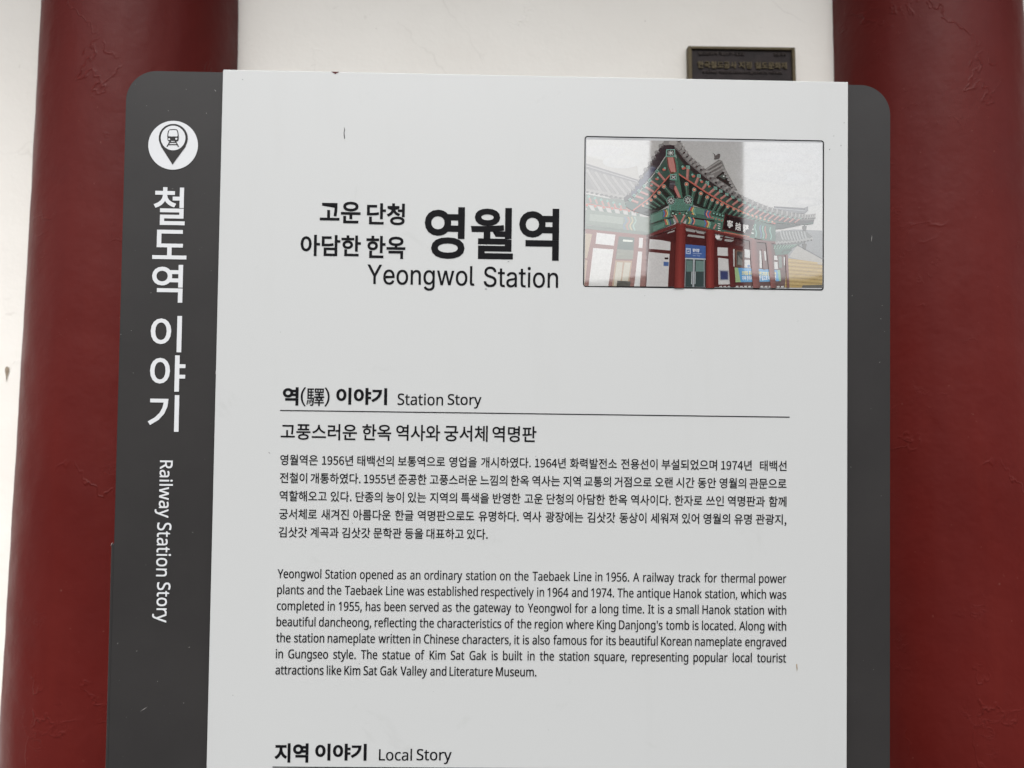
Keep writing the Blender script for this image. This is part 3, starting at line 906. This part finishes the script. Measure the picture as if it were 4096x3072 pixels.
K_.poly([(735, 150), (780, 128), (840, 118), (880, 120), (892, 150), (872, 168), (840, 150), (800, 164), (760, 166)], (140, 138, 135)); K_.dot(828, 146, 34, (170, 168, 164), ry=20); K_.dot(876, 126, 16, (92, 90, 88))
# ---- soffits
K_.poly([(850, 215)] + off[8:] + [(1958, 782), (1850, 802), (1650, 792), (1520, 762), (1400, 706), (1250, 632), (1100, 545), (980, 462), (872, 392)], (50, 82, 72))
K_.poly([(775, 248)] + [(x + 4, y + 8) for x, y in li[6:]] + [(448, 660), (500, 690), (640, 590), (800, 405), (812, 300)], (52, 84, 74))
lo = [(868, 398), (1100, 552), (1250, 640), (1400, 712), (1520, 766), (1650, 796), (1860, 806)]
K_.poly(lo + [(1700, 836), (1640, 840), (1400, 760), (1240, 730), (980, 640), (880, 610)], DGREEN)
K_.poly([(800, 405), (640, 592), (510, 694), (640, 735), (800, 640), (862, 600)], DGREEN)
# outer rafters with square ends and their fields
BY = [(948, 342), (1035, 412), (1103, 465), (1168, 510), (1210, 533), (1260, 560), (1308, 583), (1358, 605), (1402, 627), (1443, 648), (1484, 665), (1526, 684), (1566, 698), (1604, 710), (1644, 720), (1684, 730), (1724, 738), (1764, 745), (1806, 750), (1850, 754)]
BE = [(942, 440), (1002, 492), (1060, 526), (1118, 552), (1160, 576), (1210, 596), (1256, 622), (1306, 646), (1352, 668), (1398, 690)]
for i, (x, y) in enumerate(BY):
    e = BE[i] if i < len(BE) else (x - 46, y + 42 - i * 0.4)
    s = 15 - 0.45 * i
    K_.line([(x, y), e], s * 1.5, (150, 96, 88)); K_.line([(x - 3, y), (e[0] - 3, e[1])], s * 0.9, PINK)
    K_.poly([(x - s, y - s), (x + s, y - s + 3), (x + s, y + s), (x - s, y + s - 3)], MINT); K_.dot(x, y, s * 0.55, (58, 92, 80), 8); K_.dot(x, y, s * 0.25, (224, 226, 220), 6)
for i, (x, y) in enumerate([(910, 345), (988, 410), (1055, 455), (1115, 492)]):
    K_.dot(x, y, 26 - 3 * i, (38, 70, 60), ry=24 - 3 * i); K_.dot(x + 3, y + 4, 17 - 2 * i, ORANGE, ry=12 - i); K_.dot(x - 6, y - 8, 10 - i, MINT)
for i, (x, y) in enumerate([(757, 357), (700, 433), (655, 485)]):
    K_.dot(x, y, 24 - 3 * i, (38, 70, 60), ry=20 - 3 * i); K_.dot(x - 2, y + 3, 15 - 2 * i, ORANGE, ry=11 - i); K_.dot(x + 4, y - 7, 9 - i, MINT)
for (x, y), e in zip([(698, 375), (640, 447), (595, 495), (553, 534), (515, 570), (482, 604)], [(760, 446), (716, 500), (672, 541), (628, 566), (590, 596), (548, 628)]):
    K_.line([(x, y), e], 19, (150, 96, 88)); K_.line([(x, y - 3), (e[0], e[1] - 3)], 12, PINK); K_.dot(x, y, 17, MINT, 4); K_.dot(x, y, 7, (58, 92, 80), 8)
K_.line(curve([(868, 394), (980, 468), (1100, 548), (1250, 636), (1400, 708), (1520, 764), (1650, 794)], 30), 11, ORANGE); K_.line(curve([(870, 404), (980, 480), (1100, 558), (1250, 646), (1400, 718), (1520, 772), (1640, 802)], 30), 6, (60, 44, 40))
K_.line([(802, 404), (640, 590), (505, 690)], 10, ORANGE); K_.line([(808, 412), (646, 598), (512, 698)], 5, (60, 44, 40))
# round rafters
RD = [(935, 478), (997, 522), (1050, 553), (1102, 583), (1142, 605), (1183, 625), (1219, 640), (1266, 660), (1315, 678), (1353, 691), (1392, 706), (1428, 718), (1464, 730), (1497, 740), (1530, 751), (1562, 761), (1594, 771), (1624, 780)]
for i, (x, y) in enumerate(RD):
    r = 18 - 0.5 * i; e = (x + (8 if i == 0 else -14 - 4 * min(i, 8)), y + 92 - 5 * i)
    K_.line([(x, y), e], [r * 1.9, r * 1.3], (56, 88, 76)); K_.line([(x - 4, y + 4), (e[0] - 3, e[1])], 6, (86, 128, 110))
    K_.dot(x, y, r, MINT); K_.dot(x, y, r * 0.8, ORANGE); K_.dot(x, y, r * 0.3, (232, 196, 150), 8)
for i, (x, y) in enumerate([(753, 497), (715, 547), (682, 578), (650, 607), (618, 632), (586, 652)]):
    r = 18 - i; e = (x + 78 - 2 * i, y + 86 - 12 * i)
    K_.line([(x, y), e], [r * 1.9, r * 1.3], (52, 84, 72)); K_.line([(x + 4, y), (e[0] + 3, e[1])], 6, (86, 128, 110))
    K_.dot(x, y, r, MINT); K_.dot(x, y, r * 0.8, ORANGE); K_.dot(x, y, r * 0.3, (232, 196, 150), 8)
# hip rafter with carved heads and bell
K_.poly([(766, 255), (845, 255), (868, 300), (872, 395), (905, 590), (868, 590), (826, 470), (790, 372)], (66, 112, 94)); K_.poly([(776, 262), (832, 262), (850, 380), (806, 396), (786, 330)], PINK)
K_.line([(778, 262), (790, 340), (812, 396)], 8, (120, 28, 34)); K_.line([(832, 262), (846, 330), (852, 380)], 8, (120, 28, 34))
K_.poly([(772, 198), (842, 198), (846, 256), (768, 258)], MINT); K_.poly([(780, 204), (836, 204), (838, 250), (778, 252)], (74, 84, 80))
for a in range(8):
    K_.line([(808, 228), (808 + 24 * math.cos(a * math.pi / 4), 228 + 20 * math.sin(a * math.pi / 4))], 4, (206, 212, 206))
K_.poly([(806, 398), (856, 398), (854, 446), (800, 444)], MINT); K_.poly([(812, 404), (850, 404), (848, 440), (808, 438)], (70, 82, 78)); K_.line([(815, 410), (846, 436)], 4, WHITE); K_.line([(846, 410), (814, 436)], 4, WHITE)
K_.poly([(800, 450), (842, 450), (850, 512), (826, 524), (796, 508)], (70, 70, 74)); K_.line([(800, 476), (846, 478)], 5, (120, 120, 124)); K_.dot(824, 388, 15, (96, 66, 40), ry=9)
K_.poly([(836, 486), (854, 500), (892, 590), (864, 584), (832, 520)], PINK); K_.line([(838, 486), (834, 520), (864, 584)], 6, (110, 30, 34))
# capital block
K_.poly([(800, 588), (866, 596), (905, 596), (976, 588), (990, 642), (944, 706), (886, 716), (826, 694), (790, 700)], (80, 126, 110)); K_.line([(816, 690), (884, 700), (940, 694)], 7, (30, 46, 40)); K_.line([(800, 640), (806, 686)], 7, MINT); K_.line([(978, 640), (940, 700)], 7, MINT)
for x, y, r in ((810, 612, 32), (948, 607, 35)):
    K_.dot(x, y, r + 4, MINT); K_.dot(x, y, r, (56, 62, 60))
    for a in range(10):
        K_.line([(x + 8 * math.cos(a * .628), y + 8 * math.sin(a * .628)), (x + (r - 5) * math.cos(a * .628), y + (r - 5) * math.sin(a * .628))], 5, (196, 204, 198))
# painted beams
K_.poly([(640, 722), (782, 668), (800, 700), (838, 790), (640, 880)], (66, 108, 94)); K_.poly([(652, 730), (742, 694), (742, 756), (652, 796)], (88, 132, 116)); K_.line([(640, 802), (830, 742)], 12, (38, 58, 50)); K_.poly([(664, 820), (760, 786), (756, 820), (668, 858)], (88, 132, 116))
K_.poly([(955, 650), (1150, 690), (1240, 724), (1240, 864), (930, 796)], (66, 108, 94)); K_.poly([(1000, 664), (1080, 682), (1078, 726), (996, 712)], (88, 132, 116)); K_.poly([(1000, 756), (1092, 776), (1090, 820), (998, 800)], (88, 132, 116)); K_.line([(930, 742), (1160, 776)], 12, (40, 34, 34))
ZIG = [(60, 110, 176), (186, 60, 52), (206, 184, 96), MINT, (50, 62, 120), (214, 120, 96)]
for k, x in enumerate((960, 972, 984, 996, 1086, 1098, 1110, 1122)):
    K_.line(curve([(x + 8, 660 + (x - 960) * .22), (x - 4, 690 + (x - 960) * .22), (x + 12, 720 + (x - 960) * .2)], 8), 9, ZIG[k % 6]); K_.line(curve([(x - 10, 742 + (x - 960) * .2), (x + 4, 765 + (x - 960) * .2), (x - 8, 796 + (x - 960) * .2)], 8), 9, ZIG[(k + 2) % 6])
for k, x in enumerate((748, 760, 772, 784)):
    K_.line(curve([(x, 690 - k * 4), (x + 10, 715), (x, 742)], 8), 8, ZIG[k]); K_.line(curve([(x + 10, 760), (x + 20, 785), (x + 24, 806)], 8), 8, ZIG[k + 1])
K_.poly([(790, 692), (880, 716), (965, 690), (985, 706), (940, 745), (900, 790), (862, 790), (832, 736)], (62, 104, 88))
for x, y, r in ((826, 712, 14), (850, 722, 12), (908, 724, 13), (936, 712, 14)):
    K_.dot(x, y, r, (36, 54, 48)); K_.dot(x, y, r * .55, (150, 190, 170))
K_.dot(880, 714, 8, (150, 40, 44)); K_.line([(836, 728), (866, 786)], 15, PINK); K_.line([(922, 726), (892, 786)], 15, PINK)
# beam to the right and carvings round the board
K_.poly([(1240, 726), (1480, 772), (1600, 800), (1650, 812), (1650, 940), (1600, 938), (1230, 860)], (60, 96, 84))
for k, x in enumerate((1150, 1176, 1200, 1222)):
    K_.dot(x, 716 + k * 6, 15, (40, 66, 56)); K_.dot(x + 3, 714 + k * 6, 8, MINT); K_.dot(x - 2, 748 + k * 7, 13, (92, 140, 120)); K_.dot(x - 4, 750 + k * 7, 6, (180, 80, 66))
K_.line([(1172, 800), (1152, 838)], 14, PINK)
for k in range(8):
    K_.line([(1186, 786 + k * 9), (1206, 790 + k * 9)], 5, (230, 232, 228) if k % 2 else (60, 110, 90))
for k, x in enumerate((1490, 1510, 1530, 1550, 1570, 1590, 1610)):
    K_.line(curve([(x, 800 + k * 4), (x - 6, 830 + k * 4), (x + 6, 868 + k * 4), (x, 905 + k * 3)], 8), 9, [MINT, (60, 96, 84), (90, 110, 150), MINT, (170, 96, 84), (60, 96, 84), MINT][k])
for k in range(7):
    K_.line([(1455, 790 + k * 16), (1474, 794 + k * 16)], 9, (214, 222, 216) if k % 2 else (60, 100, 84))
K_.line([(1232, 868), (1480, 916)], 20, (66, 110, 94)); K_.line([(1236, 862), (1440, 900)], 6, (196, 96, 70))
# name board
K_.poly([(1243, 718), (1484, 770), (1448, 890), (1222, 842)], (66, 26, 26)); K_.poly([(1252, 730), (1472, 778), (1440, 878), (1234, 834)], (26, 23, 25))
for ch, x, y in (('寧', 1284, 797), ('越', 1349, 817), ('驛', 1410, 834)):
    K_.text(ch, x - 23, x + 23, y - 32, y + 32, (232, 232, 228), 0.012, 0.1)
# red lintel
K_.poly([(640, 876), (846, 800), (930, 802), (1160, 848), (1480, 920), (1650, 940), (1648, 958), (1470, 940), (1160, 872), (930, 826), (846, 826), (636, 904)], (98, 38, 36)); K_.line([(930, 806), (1160, 852), (1480, 920)], 6, (150, 66, 54))
# columns
def pcol(a, b, c, d, yb=1312, sh=0):
    K_.grad([(a, c), ((a + b) / 2, c), ((a + b) / 2 - d * .5 - 4, yb), (a - d, yb)], [(92 - sh, 28, 24), (128 - sh, 40, 32), (146 - sh, 48, 40), (106 - sh, 33, 29)])
    K_.grad([((a + b) / 2, c), (b, c), (b - d, yb), ((a + b) / 2 - d * .5 - 4, yb)], [(128 - sh, 40, 32), (98 - sh, 28, 25), (108 - sh, 32, 30), (146 - sh, 48, 40)])
K_.poly([(848, 792), (872, 790), (886, 804), (900, 790), (928, 796), (928, 830), (848, 830)], (122, 44, 40))
pcol(850, 930, 800, 14); pcol(1092, 1160, 846, 2)
K_.line([(1284, 990), (1304, 1312)], 36, (92, 36, 36)); K_.line([(1545, 1000), (1560, 1160)], 20, (100, 40, 40))
pcol(1440, 1498, 922, -27, sh=8); pcol(1572, 1616, 944, -40, sh=10)
K_.line([(1738, 1046), (1752, 1312)], 20, (112, 46, 44))
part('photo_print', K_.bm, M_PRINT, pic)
